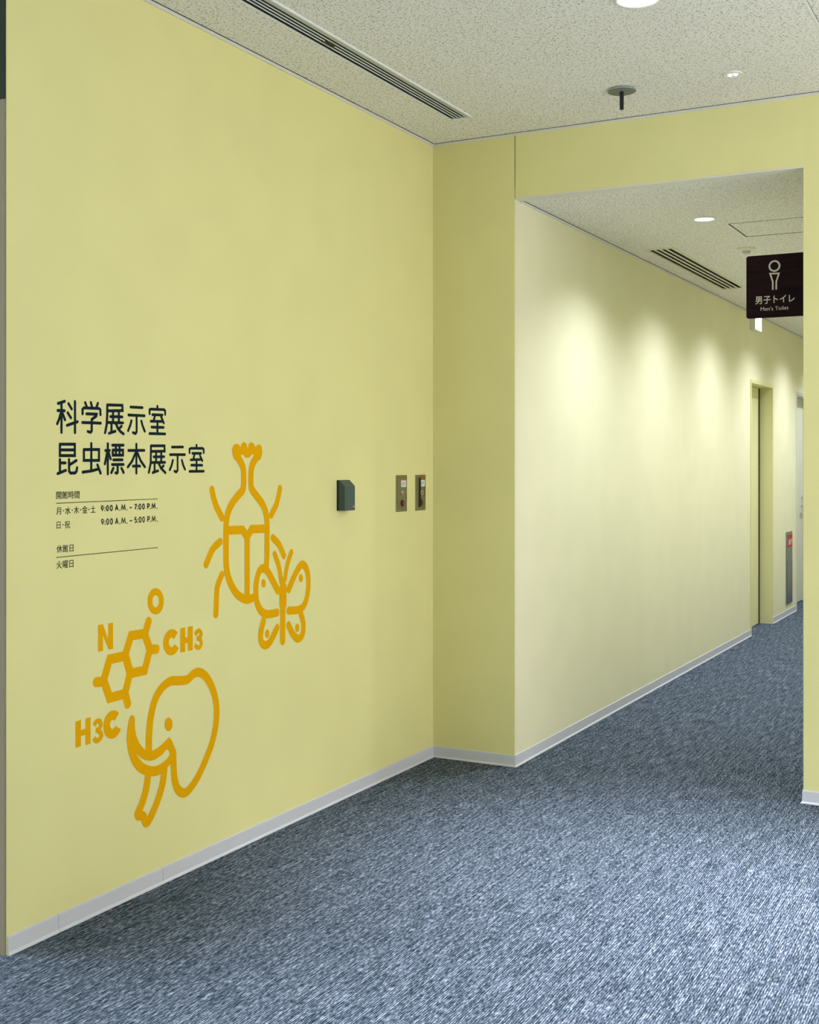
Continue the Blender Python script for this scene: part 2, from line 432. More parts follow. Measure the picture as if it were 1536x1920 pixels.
# ------------------------------------------------------------------ ceiling fittings
def downlight(loc, r, label, group, watts, colour, lens_mat, size=math.radians(62), blend=1.0):
    x, y, z = loc
    t = thing('downlight', (x, y, z - 0.006), label, 'light', group)
    ring = MB()
    prof = [(r + 0.010, 0.0), (r + 0.009, -0.004), (r + 0.002, -0.006), (r - 0.002, -0.004), (r - 0.002, 0.0)]
    seg = 40
    vs = [(x + a * math.cos(2 * math.pi * k / seg), y + a * math.sin(2 * math.pi * k / seg), z + h) for a, h in prof for k in range(seg)]
    fs = [(i * seg + k, i * seg + (k + 1) % seg, ((i + 1) % 5) * seg + (k + 1) % seg, ((i + 1) % 5) * seg + k) for i in range(5) for k in range(seg)]
    ring.add(vs, fs).build('trim_ring', M['white'], t, smooth=True)
    MB().lathe((x, y, z), [(r - 0.002, 0.0), (r - 0.002, -0.0022), (r * 0.6, -0.0032)], 40).build('lens', lens_mat, t, smooth=True)
    ld = bpy.data.lights.new('downlight_lamp', 'SPOT')
    ld.energy = watts; ld.color = colour; ld.spot_size = size; ld.spot_blend = blend; ld.shadow_soft_size = r * 0.75
    lo = bpy.data.objects.new('downlight_lamp', ld); col.objects.link(lo); lo.parent = t; lo.location = (0, 0, -0.006)
    return t
p = on_z(1197, -3, ZH)
for ix, dx in ((-1, -2.57), (0, 0.0), (1, 1.25)):
    for iy in range(0, 3):
        x, y = p.x + dx, p.y - iy * 2.02
        if ix == -1 and iy == 0: continue
        seen = ix == 0 and iy == 0
        downlight((x, y, ZH), 0.071, 'large bright round downlight in the hall ceiling at the top edge' if seen else 'round hall downlight out of the frame',
                  None if seen else 'hall downlights out of view', HALL_W, LAMP_COL, M['lens_hall'])
q = on_z(1321, 410, ZC)
for k in range(6):
    downlight((q.x, q.y + 1.36 * k, ZC), 0.050, 'small bright round downlight in the corridor ceiling' if k == 0 else 'corridor downlight hidden behind the dark toilet sign',
              None if k == 0 else 'corridor downlights out of view', CORR_W, CORR_COL, M['lens_corr'], math.radians(140), 1.0)

# long slot diffuser over the big wall
t = thing('line_diffuser', ((VX0 + VX1) / 2, (VY0 + VY1) / 2, ZH), 'long slatted air diffuser in the hall ceiling along the yellow wall', 'air vent')
MB().box(VX0, VX0 + 0.006, VY0, VY1, ZH - 0.003, ZH).build('flange', M['vent_edge'], t)
MB().box(VX0 + 0.004, VX0 + 0.007, VY0, VY1, ZH, ZH + 0.05).build('slot_side', M['vent_dark'], t)
MB().box(VX1 - 0.030, VX1 - 0.006, VY0, VY1, ZH - 0.003, ZH + 0.05).build('flange', M['vent'], t)
MB().box(VX1 - 0.006, VX1, VY0, VY1 + 0.004, ZH - 0.007, ZH).build('flange_lip', M['vent_edge'], t)
MB().box(VX0 + 0.007, VX1 - 0.030, VY1 - 0.007, VY1, ZH - 0.003, ZH + 0.05).build('end_cap', M['vent'], t)
MB().box(VX0 + 0.007, VX1 - 0.030, VY0, VY1 - 0.007, ZH + 0.045, ZH + 0.05).build('plenum', M['slot'], t)
inner0, inner1 = VX0 + 0.007, VX1 - 0.030
pitch = (inner1 - inner0) / 4
for k in range(1, 4):
    x = inner0 + pitch * k
    MB().prism([(x - 0.0035, VY0, ZH + 0.001), (x + 0.0025, VY0, ZH + 0.001), (x + 0.010, VY0, ZH + 0.032), (x + 0.0075, VY0, ZH + 0.034)],
               [(x - 0.0035, VY1 - 0.007, ZH + 0.001), (x + 0.0025, VY1 - 0.007, ZH + 0.001), (x + 0.010, VY1 - 0.007, ZH + 0.032), (x + 0.0075, VY1 - 0.007, ZH + 0.034)]).build('slat', M['vent_dark'], t)
    MB().box(x - 0.0027, x + 0.0015, VY0, VY1 - 0.007, ZH - 0.001, ZH + 0.001).build('slat_edge', M['vent_edge'], t)
for k in range(4):
    x = inner0 + pitch * k
    MB().box(x + 0.004, x + pitch - 0.004, VY0, VY1 - 0.008, ZH + 0.026, ZH + 0.030).build('slot_baffle', M['slot'], t)
cpt = on_z(617, 78, ZH)
MB().box(inner0 + pitch * 1.0 + 0.003, inner0 + pitch * 3.0 - 0.002, cpt.y - 0.012, cpt.y + 0.055, ZH - 0.001, ZH + 0.022).build('damper_clip', M['black'], t)

# corridor slot diffuser
t = thing('slot_diffuser', ((DX0 + DX1) / 2, (DY0 + DY1) / 2, ZC), 'four-slot white air diffuser in the corridor ceiling', 'air vent')
fr = MB().box(DX0, DX1, DY0, DY0 + 0.03, ZC - 0.003, ZC + 0.004).box(DX0, DX1, DY1 - 0.03, DY1, ZC - 0.003, ZC + 0.004)
fr.box(DX0, DX0 + 0.018, DY0 + 0.03, DY1 - 0.03, ZC - 0.003, ZC + 0.004).box(DX1 - 0.018, DX1, DY0 + 0.03, DY1 - 0.03, ZC - 0.003, ZC + 0.004)
fr.build('frame', M['cream'], t)
MB().box(DX0 + 0.013, DX1 - 0.013, DY0 + 0.016, DY1 - 0.016, ZC + 0.05, ZC + 0.055).build('plenum', M['slot'], t)
for sx in ((DX0 + 0.013, DX0 + 0.016), (DX1 - 0.016, DX1 - 0.013)):
    MB().box(sx[0], sx[1], DY0 + 0.016, DY1 - 0.016, ZC + 0.004, ZC + 0.05).build('plenum_side', M['slot'], t)
for sy in ((DY0 + 0.016, DY0 + 0.02), (DY1 - 0.02, DY1 - 0.016)):
    MB().box(DX0 + 0.016, DX1 - 0.016, sy[0], sy[1], ZC + 0.004, ZC + 0.05).build('plenum_end', M['slot'], t)
a0, a1 = DX0 + 0.018, DX1 - 0.018
pit = (a1 - a0) / 4
for k in range(1, 4):
    x = a0 + pit * k
    MB().box(x - pit * 0.20, x + pit * 0.20, DY0 + 0.03, DY1 - 0.03, ZC - 0.002, ZC + 0.001).build('slat', M['cream'], t)

# hatches
def hatch(name, label, h, z, frame_mat, fw, mat):
    x0, x1, y0, y1 = h
    t = thing(name, ((x0 + x1) / 2, (y0 + y1) / 2, z), label, 'hatch')
    fr = MB()
    for b in ((x0, x0 + fw, y0, y1), (x1 - fw, x1, y0, y1), (x0 + fw, x1 - fw, y0, y0 + fw), (x0 + fw, x1 - fw, y1 - fw, y1)):
        fr.box(*b, z - 0.0012, z + 0.012)
    fr.build('frame', frame_mat, t)
    g = fw + 0.003
    pn = MB().box(x0 + g, x1 - g, y0 + g, y1 - g, z, z + 0.012)
    pn.build('panel', mat, t)
    MB().box(x0, x1, y0, y1, z + 0.014, z + 0.016).build('backing', M['black'], t)
    return t
hatch('ceiling_hatch', 'aluminium framed hatch at the top right corner of the hall ceiling', hall_hatch, ZH, M['vent_edge'], 0.010, M['ceiling'])
ht = hatch('ceiling_hatch', 'flush access hatch in the corridor ceiling above the toilet sign', corr_hatch, ZC, M['dark_line'], 0.004, M['ceiling'])

# disc with hanging black rod
p = on_z(1166, 168, ZH)
t = thing('ceiling_rod_mount', (p.x, p.y, ZH - 0.10), 'round grey ceiling plate with a short black rod hanging down', 'rod mount')
MB().lathe((p.x, p.y, ZH), [(0.030, 0), (0.030, -0.004), (0.058, -0.004), (0.060, -0.0055), (0.060, -0.008)], 40).build('plate_edge', M['disc_edge'], t, smooth=True)
MB().lathe((p.x, p.y, ZH), [(0.0592, -0.008), (0.058, -0.0095)], 40).build('plate', M['disc'], t)
MB().lathe((p.x, p.y, ZH), [(0.0085, -0.0095), (0.0085, -0.083), (0.0075, -0.084)], 16).build('rod', M['black'], t, smooth=True)

# small emergency lamp
p = on_z(1374.5, 138, ZH)
t = thing('emergency_light', (p.x, p.y, ZH - 0.01), 'small unlit round lamp with clear lens in the hall ceiling', 'light')
MB().lathe((p.x, p.y, ZH), [(0.038, 0), (0.037, -0.004), (0.027, -0.006), (0.026, -0.003)], 32).build('trim_ring', M['white'], t, smooth=True)
for s in (-1, 1):
    MB().lathe((p.x + s * 0.0115, p.y, ZH), [(0.0095, -0.003), (0.0095, -0.007), (0.005, -0.0105)], 14).build('lamp_lens', M['lens_em'], t, smooth=True)

# smoke detector
p = on_z(1400, 465.5, ZC)
t = thing('smoke_detector', (p.x, p.y, ZC - 0.035), 'cream round smoke detector on the corridor ceiling above the sign', 'detector')
MB().lathe((p.x, p.y, ZC), [(0.054, 0), (0.053, -0.008), (0.046, -0.014), (0.030, -0.018)], 32).build('base', M['cream'], t, smooth=True)
MB().lathe((p.x, p.y, ZC), [(0.024, -0.018), (0.022, -0.028), (0.014, -0.033)], 24).build('sensor_cap', M['vent'], t, smooth=True)
MB().lathe((p.x + 0.030, p.y - 0.01, ZC), [(0.009, -0.014), (0.008, -0.022)], 12).build('indicator', M['white'], t)

# exit light over the first door
a = on_x(1406.5, 618, XC)
ez0 = a.z; ey0 = a.y; ey1 = ey0 + 0.225; ez1 = ez0 + 0.21
t = thing('exit_light', (XC, (ey0 + ey1) / 2, ez0), 'lit white exit light box below the dark toilet sign, above the door', 'exit light')
MB().box(XC, XC + 0.044, ey0, ey1, ez0, min(ez1, ZC - 0.012)).build('housing', M['white'], t, bevel=0.003)
MB().box(XC + 0.044, XC + 0.049, ey0 + 0.004, ey1 - 0.004, ez0 + 0.004, min(ez1, ZC - 0.012) - 0.004).build('lit_panel', M['exit_lit'], t)

# ------------------------------------------------------------------ shutter guide rail at the left end of the wall
t = thing('shutter_guide_rail', (XA - 0.05, YL, 0), 'taupe metal rail standing against the left end of the yellow wall', 'rail')
zr = CH + (HY - 185) * 3.59 / F
MB().box(XA - 0.10, XA - 0.004, YL - 0.004, YL, 0, zr).build('rail', M['rail'], t)
MB().box(XA - 0.10, XA - 0.004, YL - 0.004, YL, zr, ZH).build('rail_shaded_top', M['rail_dark'], t)  # same rail in a darker colour, standing in for shade on its top
MB().box(XA - 0.105, XA - 0.10, YL - 0.020, YL, 0, ZH).build('rail_lip', M['rail_dark'], t)

# ------------------------------------------------------------------ flat print: strokes, filled shapes and lettering laid on a plane
ink_layer = [0]
class Ink:
    """collects flat shapes (u, v) of one plane; every shape lies a hair above the one before"""
    def __init__(s, plane, at):
        s.plane, s.at, s.n, s.mb = plane, at, ink_layer[0] % 60, MB(); s.mb.flat = True
    def P(s, u, v):
        h = 0.0005 + s.n * 1e-5
        return (s.at + h, u, v) if s.plane == 'x' else (u, s.at - h, v)
    def px(s, px, py):
        p = on_x(px, py, s.at) if s.plane == 'x' else on_y(px, py, s.at)
        return (p.y, p.z) if s.plane == 'x' else (p.x, p.z)
    def tri(s, pts, faces):
        s.mb.add([s.P(*p) for p in pts], faces); s.n += 1
    def disc(s, c, r, seg=20):
        s.tri([(c[0] + r * math.cos(2 * math.pi * k / seg), c[1] + r * math.sin(2 * math.pi * k / seg)) for k in range(seg)], [tuple(range(seg))])
    def stroke(s, uv, wd, cap=True, smooth=False, closed=False):
        if smooth: uv = spline(uv, closed)
        elif closed: uv = uv + [uv[0]]
        r = wd / 2
        L, R = [], []
        n = len(uv)
        for i in range(n):
            ds = []
            for a, b in ((i - 1, i), (i, i + 1)):
                if closed and i in (0, n - 1): a, b = ((n - 2, n - 1) if b == i else (0, 1))
                if 0 <= a and b < n:
                    d = Vector(uv[b]) - Vector(uv[a])
                    if d.length > 1e-9: ds.append(d.normalized())
            ns = [Vector((-d.y, d.x)) for d in ds]
            m = ns[0] if len(ns) == 1 else (ns[0] + ns[1]) / max(0.25, 1 + ns[0].dot(ns[1]))
            L.append(Vector(uv[i]) + m * r); R.append(Vector(uv[i]) - m * r)
        pts = [tuple(p) for p in R] + [tuple(p) for p in L]
        s.tri(pts, [(i, i + 1, n + i + 1, n + i) for i in range(n - 1)])
        if cap and not closed:
            s.disc(uv[0], r); s.disc(uv[-1], r)
    def fill(s, outer, *holes):
        rings = [[Vector((u, v, 0)) for u, v in rg] for rg in (outer, *holes)]
        pts = [(p.x, p.y) for rg in rings for p in rg]
        tris = []
        for t_ in tessellate_polygon(rings):
            a, b, c = (pts[i] for i in t_)
            ar = (b[0] - a[0]) * (c[1] - a[1]) - (c[0] - a[0]) * (b[1] - a[1])
            tris.append(tuple(t_) if ar > 0 else tuple(t_)[::-1])
        s.tri(pts, tris)
    def text(s, body, u0, u1, v0, v1, weight=0.0):
        cu = bpy.data.curves.new('lettering', 'FONT'); cu.body = body; cu.offset = weight; cu.resolution_u = 4
        ob = bpy.data.objects.new('lettering', cu); col.objects.link(ob)
        me = bpy.data.meshes.new_from_object(ob.evaluated_get(bpy.context.evaluated_depsgraph_get()))
        xs = [q.co.x for q in me.vertices]; ys = [q.co.y for q in me.vertices]
        sx, sy = (u1 - u0) / (max(xs) - min(xs)), (v1 - v0) / (max(ys) - min(ys))
        pts = [(u0 + (q.co.x - min(xs)) * sx, v0 + (q.co.y - min(ys)) * sy) for q in me.vertices]
        s.tri(pts, [tuple(f.vertices) for f in me.polygons])
        bpy.data.objects.remove(ob); bpy.data.curves.remove(cu); bpy.data.meshes.remove(me)
    def build(s, name, mat, parent=None, **kw):
        ink_layer[0] = s.n + 1
        return s.mb.build(name, mat, parent, **kw)

def spline(p, closed=False, n=8):
    out = []
    m = len(p)
    for i in range(m if closed else m - 1):
        g = (lambda k: p[k % m]) if closed else (lambda k: p[max(0, min(m - 1, k))])
        a, b, c, d = (Vector(g(i + k)) for k in (-1, 0, 1, 2))
        for k in range(n):
            t = k / n
            q = 0.5 * ((2 * b) + (c - a) * t + (2 * a - 5 * b + 4 * c - d) * t * t + (3 * b - a - 3 * c + d) * t ** 3)
            out.append((q.x, q.y))
    out.append(tuple(p[0]) if closed else tuple(p[-1]))
    return out
class Crop:
    """coordinates read in an enlarged crop of the photograph, on the big wall"""
    def __init__(s, x, y, k): s.x, s.y, s.k = x, y, k
    def __call__(s, ink, pts): return [ink.px(s.x + a / s.k, s.y + b / s.k) for a, b in pts]

# heading characters: strokes of each
T1, T2, T3, T4 = Crop(100, 745, 1536 / 105), Crop(190, 750, 1536 / 130), Crop(100, 825, 1536 / 145), Crop(235, 825, 1536 / 155)
G1 = [
 (T1, [[(130,168),(310,108)], [(222,150),(222,960)], [(118,362),(305,368)], [(205,430),(160,590),(105,725)], [(245,430),(318,618)],
       [(415,172),(500,320)], [(392,422),(478,562)], [(592,115),(592,970)], [(372,770),(662,668)]]),
 (T1, [[(872,146),(920,270)], [(1026,140),(1060,265)], [(1220,162),(1178,275)], [(800,450),(800,325),(840,288),(1250,306),(1285,340),(1290,475)],
       [(908,452),(1185,462),(1175,515),(1052,605)], [(1050,605),(1050,915),(1020,960),(945,938)], [(795,690),(1295,708)]]),
 (T2, [[(130,108),(128,350),(115,560),(80,725)], [(130,108),(462,118),(468,235),(130,240)], [(198,368),(460,374)], [(257,245),(257,495)], [(385,250),(385,495)],
       [(130,498),(475,508)], [(222,515),(222,705)], [(170,735),(305,692)], [(312,510),(370,640),(425,705),(488,750)], [(443,580),(392,632)]]),
 (T2, [[(645,155),(908,170)], [(600,332),(955,350)], [(780,350),(780,705),(755,745),(700,722)], [(665,460),(640,560),(592,680)], [(885,465),(912,570),(960,692)]]),
 (T2, [[(1240,138),(1240,200)], [(1068,305),(1068,215),(1090,202),(1390,214),(1412,240),(1412,320)], [(1130,325),(1350,335)], [(1185,345),(1162,450)],
       [(1095,470),(1335,475)], [(1325,375),(1380,510)], [(1110,600),(1375,608)], [(1240,480),(1240,735)], [(1065,742),(1410,752)]]),
]
G2 = [
 (T3, [[(130,84),(425,84),(425,310),(130,310),(130,84)], [(130,197),(425,197)], [(130,388),(130,645)], [(140,455),(238,455)], [(85,668),(245,602)],
       [(310,388),(312,620),(340,658),(430,655),(460,620),(470,550)], [(325,490),(455,407)]]),
 (T3, [[(752,70),(752,605)], [(605,190),(905,190),(905,405),(605,405),(605,190)], [(582,638),(760,614),(905,572)], [(875,495),(937,660)]]),
 (T3, [[(1080,75),(1080,672)], [(1032,208),(1115,208)], [(1065,260),(1022,475)], [(1098,260),(1135,375)], [(1170,103),(1390,103)], [(1240,110),(1240,300)], [(1312,110),(1312,300)],
       [(1178,200),(1380,200),(1380,302),(1178,302),(1178,200)], [(1190,395),(1368,393)], [(1165,488),(1390,486)], [(1275,495),(1275,640),(1255,662),(1232,652)],
       [(1190,560),(1150,648)], [(1352,560),(1392,645)]]),
 (T4, [[(204,78),(204,615)], [(58,195),(350,192)], [(190,235),(125,390),(45,502)], [(222,235),(280,380),(362,500)], [(140,485),(270,485)]]),
 (T4, [[(475,108),(470,430),(435,602)], [(475,108),(725,108),(728,208),(475,212)], [(525,312),(718,310)], [(570,215),(570,415)], [(665,215),(665,412)],
       [(475,418),(735,415)], [(542,425),(542,580)], [(507,605),(605,572)], [(615,425),(660,525),(742,608)], [(708,477),(674,518)]]),
 (T4, [[(867,132),(1068,130)], [(832,272),(1105,272)], [(970,275),(970,562),(945,596),(912,578)], [(882,375),(860,470),(825,553)], [(1050,375),(1075,470),(1108,545)]]),
 (T4, [[(1322,95),(1322,152)], [(1192,237),(1192,168),(1215,155),(1435,155),(1455,175),(1455,237)], [(1245,248),(1405,248)], [(1285,262),(1265,350)],
       [(1215,368),(1390,362)], [(1385,290),(1428,385)], [(1225,468),(1425,468)], [(1322,372),(1322,572)], [(1190,583),(1455,580)]]),
]
CHARW = 0.0096
def heading(name, label, glyphs, corner):
    b = on_x(*corner, XA)
    t = thing(name, (XA, b.y, b.z), label, 'lettering')
    for crop, strokes in glyphs:
        ink = Ink('x', XA)
        for st in strokes: ink.stroke(crop(ink, st), CHARW)
        ink.build('character', M['navy'], t)
heading('wall_heading', 'large dark heading reading 科学展示室, upper of two lines', G1, (208, 818))
heading('wall_heading', 'large dark heading reading 昆虫標本展示室, lower of two lines', G2, (245, 893))

# opening hours: small lettering; the hours are drawn glyph by glyph
OVAL = [(0.5 + 0.5 * math.cos(2 * math.pi * k / 16), 0.5 + 0.5 * math.sin(2 * math.pi * k / 16)) for k in range(17)]
LATIN = {
    '0': [OVAL], '9': [[(0.5 + 0.5 * math.cos(2 * math.pi * k / 14), 0.68 + 0.32 * math.sin(2 * math.pi * k / 14)) for k in range(15)], [(0.97, 0.58), (0.80, 0.36), (0.42, 0.0)]],
    '7': [[(0, 1), (1, 1), (0.3, 0)]], '5': [[(0.92, 1), (0.2, 1), (0.1, 0.56), (0.45, 0.64), (0.82, 0.54), (0.98, 0.32), (0.82, 0.08), (0.45, 0.0), (0.05, 0.1)]],
    'A': [[(0, 0), (0.5, 1), (1, 0)], [(0.22, 0.33), (0.78, 0.33)]], 'M': [[(0, 0), (0.14, 1), (0.5, 0.22), (0.86, 1), (1, 0)]],
    'P': [[(0.05, 0), (0.05, 1), (0.6, 1), (0.95, 0.88), (1, 0.72), (0.92, 0.55), (0.6, 0.45), (0.05, 0.45)]], '–': [[(-0.15, 0.40), (1.15, 0.40)]],
}
SLOTS = [(115, 180), (210, 210), (240, 305), (330, 400), (450, 535), (565, 565), (600, 705), (738, 738), (800, 862), (915, 975), (993, 993), (1020, 1085), (1105, 1167), (1225, 1287), (1302, 1302), (1330, 1425), (1462, 1462)]
def stroke_text(ink, body, shift, v0, v1, wd):
    for ch, (a, b) in zip(body, SLOTS):
        ua, ub = ink.px(180 + (a + shift * 8) / 12.8, HY)[0] + wd / 2, ink.px(180 + (b + shift * 8) / 12.8, HY)[0] - wd / 2
        lo, hi = v0 + wd / 2, v1 - wd / 2
        if ch in '.:':
            for f in ((0.0,) if ch == '.' else (0.08, 0.62)): ink.disc((ua - wd / 2, lo + (hi - lo) * f), wd * 0.6, 10)
            continue
        for st in LATIN[ch]:
            ink.stroke([(ua + (ub - ua) * x, lo + (hi - lo) * y) for x, y in st], wd, cap=False)

# the rest of the small lettering
def hours(name, label, items, corner):
    b = on_x(*corner, XA)
    t = thing(name, (XA, b.y, b.z), label, 'lettering')
    for nm, body, l, tp, bt, r, wt in items:
        ink = Ink('x', XA)
        u0, v1 = ink.px(l, tp); v0 = ink.px(l, bt)[1]; u1 = ink.px(r, HY)[0]
        if body is None:
            u0, va = ink.px(l, tp); u1, vb = ink.px(r, bt)
            ink.stroke([(u0, va), (u1, vb)], wt, cap=False)
        elif isinstance(body, tuple): stroke_text(ink, body[0], body[1], v0, v1, wt)
        else: ink.text(body, u0, u1, v0, v1, wt)
        ink.build(nm, M['ink'], t)
hours('opening_hours', 'small dark opening hours table 開館時間 under the heading', [
    ('text_line', '開館時間', 105.1, 921.2, 935.9, 148.9, 0.003),
    ('rule_line', None, 105.1, 943.6, 935.4, 295.3, 0.0021),
    ('text_line', '月･水･木･金･土', 105.4, 950.8, 965.4, 178.9, 0.004),
    ('text_line', ('9:00A.M.–7:00P.M.', 0), 188.7, 947.5, 959.4, 295.2, 0.0036),
    ('text_line', '日･祝', 106.0, 977.4, 991.8, 131.2, 0.004),
    ('text_line', ('9:00A.M.–5:00P.M.', 0.5), 188.7, 972.9, 985.0, 295.6, 0.0036)], (200, 992))
hours('closed_days', 'small dark closed day note 休館日 火曜日 below the opening hours', [
    ('text_line', '休館日', 105.8, 1022.4, 1037.0, 137.4, 0.003),
    ('rule_line', None, 105.1, 1045.3, 1026.6, 295.6, 0.0021),
    ('text_line', '火曜日', 105.5, 1052.0, 1067.0, 137.4, 0.003)], (200, 1067))

# ---- orange drawings
LW = 0.0325
ZB, ZM = Crop(370, 820, 1077 / 230), Crop(130, 1090, 1226 / 300)
def ell(ink, crop, cx, cy, rx, ry, n=24):
    return crop(ink, [(cx + rx * math.cos(2 * math.pi * k / n), cy + ry * math.sin(2 * math.pi * k / n)) for k in range(n)])
def drawing(name, label, corner):
    b = on_x(*corner, XA)
    return thing(name, (XA, b.y, b.z), label, 'wall drawing')
def part(t, name, crop, strokes=(), fills=(), cap=True):
    ink = Ink('x', XA)
    for pts, kw in strokes:
        kw = dict(kw); wd = kw.pop('w', LW)
        ink.stroke(crop(ink, pts), wd, **{'cap': cap, **kw})
    for rings in fills: ink.fill(*[crop(ink, r) for r in rings])
    return ink.build(name, M['orange'], t)

S = {'smooth': True}
t = drawing('beetle_drawing', 'orange line drawing of a horned beetle beside the heading', (460, 1135))
part(t, 'horn', ZB, fills=[[spline([(306,110),(318,70),(340,56),(364,66),(379,84),(389,54),(408,43),(429,56),(441,96),(452,56),(472,45),(495,58),(509,86),(522,70),(540,63),(562,80),(570,130),(562,165),(545,200),
     (510,168),(480,150),(460,172),(440,182),(418,173),(402,150),(372,170),(338,205),(315,165)], True, 6)]])
part(t, 'outline', ZB, [([(348,165),(385,225),(404,280),(407,340),(406,425),(394,468),(345,525),(298,592),(266,670),(253,760),(252,900),(253,1100),(266,1205),(300,1300),(352,1380),(420,1422),(465,1418),(512,1390)], S),
     ([(528,165),(490,225),(474,285),(470,340),(471,425),(482,462),(520,515),(568,580),(600,660),(612,760),(612,900),(610,1060),(604,1150)], S)])
part(t, 'wing_case_line', ZB, [([(253,818),(397,812),(437,878),(437,1400)], {'cap': False}), ([(612,801),(476,806),(437,878),(437,1000)], {'cap': False})])
for L in ([(127,460),(142,530),(165,605),(215,705)], [(725,450),(712,520),(692,595),(648,683)], [(200,917),(160,950),(128,990),(76,1115)], [(215,1207),(190,1265),(172,1325),(162,1553)], [(662,882),(705,925),(725,955),(760,1038)]):
    part(t, 'leg', ZB, [(L, {'w': 0.030})])
t = drawing('butterfly_drawing', 'orange line drawing of a butterfly overlapping the beetle', (530, 1218))
part(t, 'upper_wing', ZB, [([(706,1345),(655,1245),(612,1172),(572,1150),(540,1185),(520,1262),(514,1340),(521,1440),(556,1520),(612,1553),(700,1538)], S)])
part(t, 'upper_wing', ZB, [([(802,1335),(850,1222),(897,1135),(928,1118),(958,1155),(974,1240),(972,1340),(950,1445),(903,1508),(802,1522)], S)])
part(t, 'lower_wing', ZB, [([(580,1612),(557,1720),(562,1795),(597,1826),(642,1790),(700,1672)], S)])
part(t, 'lower_wing', ZB, [([(910,1552),(930,1640),(923,1730),(885,1768),(840,1728),(800,1650)], S)])
part(t, 'body', ZB, [([(752,1322),(751,1462)], {'w': 0.049}), ([(750,1470),(749,1786)], {'w': 0.036})])
for A in ([(678,1024),(715,1130),(735,1258)], [(825,1008),(790,1120),(768,1248)]):
    part(t, 'antenna', ZB, [(A, {'w': 0.026, 'smooth': True})])
for e in ((581,1281,18,38), (910,1236,17,36), (614,1725,18,38), (878,1672,17,37)):
    ink = Ink('x', XA); ink.fill(ell(ink, ZB, *e)); ink.build('wing_spot', M['orange'], t)

t = drawing('molecule_drawing', 'orange ring formula with letters N, O, CH3 and H3C', (260, 1405))
part(t, 'ring', ZM, [([(472,417),(575,400),(617,520),(577,682),(470,705),(428,562)], {'closed': True})])
part(t, 'ring', ZM, [([(308,597),(428,572),(464,705),(425,862),(308,893),(263,757)], {'closed': True})])
for bnd in ([(582,395),(606,308)], [(618,522),(667,520)], [(262,768),(206,772)], [(428,865),(447,938)]):
    part(t, 'bond', ZM, [(bnd, {})])
part(t, 'letter', ZM, fills=[[[(220,335),(257,328),(298,442),(298,322),(334,316),(334,518),(300,522),(257,412),(257,533),(220,540)]]], )
ink = Ink('x', XA); ink.fill(ell(ink, ZM, 661, 153, 62, 101, 36), ell(ink, ZM, 661, 153, 25, 47, 30)); ink.build('letter', M['orange'], t)
def arc(cx, cy, rx, ry, a0, a1, sk=0.0, n=22):
    r = []
    for k in range(n + 1):
        a = math.radians(a0 + (a1 - a0) * k / n)
        x = rx * math.cos(a); r.append((cx + x, cy + ry * math.sin(a) + sk * x))
    return r
part(t, 'letter', ZM, [(arc(783, 467, 43, 68, 28, 318, -0.1), {'w': 0.029, 'cap': False})])
part(t, 'letter', ZM, fills=[[[(850,360),(888,352),(888,432),(908,428),(908,348),(945,342),(945,527),(908,533),(908,472),(888,476),(888,539),(850,546)]]])
W3 = {'w': 0.0165, 'smooth': True, 'cap': False}
part(t, 'letter', ZM, [([(964,412),(976,388),(996,379),(1010,402),(1000,428),(978,440)], W3), ([(978,436),(1002,447),(1011,478),(996,506),(976,503),(962,484)], W3)])
part(t, 'letter', ZM, fills=[[[(47,1075),(88,1060),(88,1140),(125,1128),(125,1050),(162,1040),(162,1243),(125,1255),(125,1174),(88,1186),(88,1263),(47,1278)]]])
part(t, 'letter', ZM, [([(189,1104),(204,1078),(228,1070),(242,1097),(228,1129),(204,1143)], W3), ([(204,1139),(232,1150),(246,1181),(226,1214),(202,1219),(187,1200)], W3)])
part(t, 'letter', ZM, [(arc(331, 1097, 45, 72, 25, 315, -0.2), {'w': 0.0305, 'cap': False})])

t = drawing('elephant_drawing', 'orange line drawing of an elephant head below the formula', (300, 1553))
part(t, 'head_outline', ZM, [([(608,1300),(610,1180),(622,1050),(650,925),(698,830),(770,767),(850,761),(905,752),(948,712),(995,697),(1050,735),(1098,825),(1124,930),(1127,1050),(1102,1205),(1050,1355),(980,1505),(920,1592),(875,1622),(830,1592),(805,1510),(798,1400),(796,1320)], S)])
part(t, 'tusks', ZM, fills=[[spline([(482,1026),(462,1042),(446,1130),(440,1220),(455,1320),(490,1410),(540,1465),(600,1490),(660,1492),(710,1470),(752,1425),(780,1390),(806,1335),(816,1300),(778,1210),(760,1198),(740,1217),(690,1265),(630,1297),(580,1288),(540,1245),(512,1180),(501,1110),(499,1045)], True, 5),
     spline([(514,1322),(552,1356),(600,1374),(650,1367),(710,1328),(748,1288),(768,1325),(735,1370),(690,1404),(635,1417),(580,1400),(540,1363)], True, 4)]])
part(t, 'trunk', ZM, [([(603,1478),(590,1580),(560,1690),(530,1765)], S), ([(728,1440),(712,1560),(672,1690),(628,1795),(600,1845)], S)],
     fills=[[spline([(508,1755),(497,1795),(515,1828),(550,1834),(558,1862),(582,1887),(608,1872),(640,1812),(600,1802),(588,1775),(568,1760),(545,1756)], True, 5)]])
ink = Ink('x', XA); ink.fill(ell(ink, ZM, 760, 1095, 30, 52)); ink.build('eye', M['orange'], t)

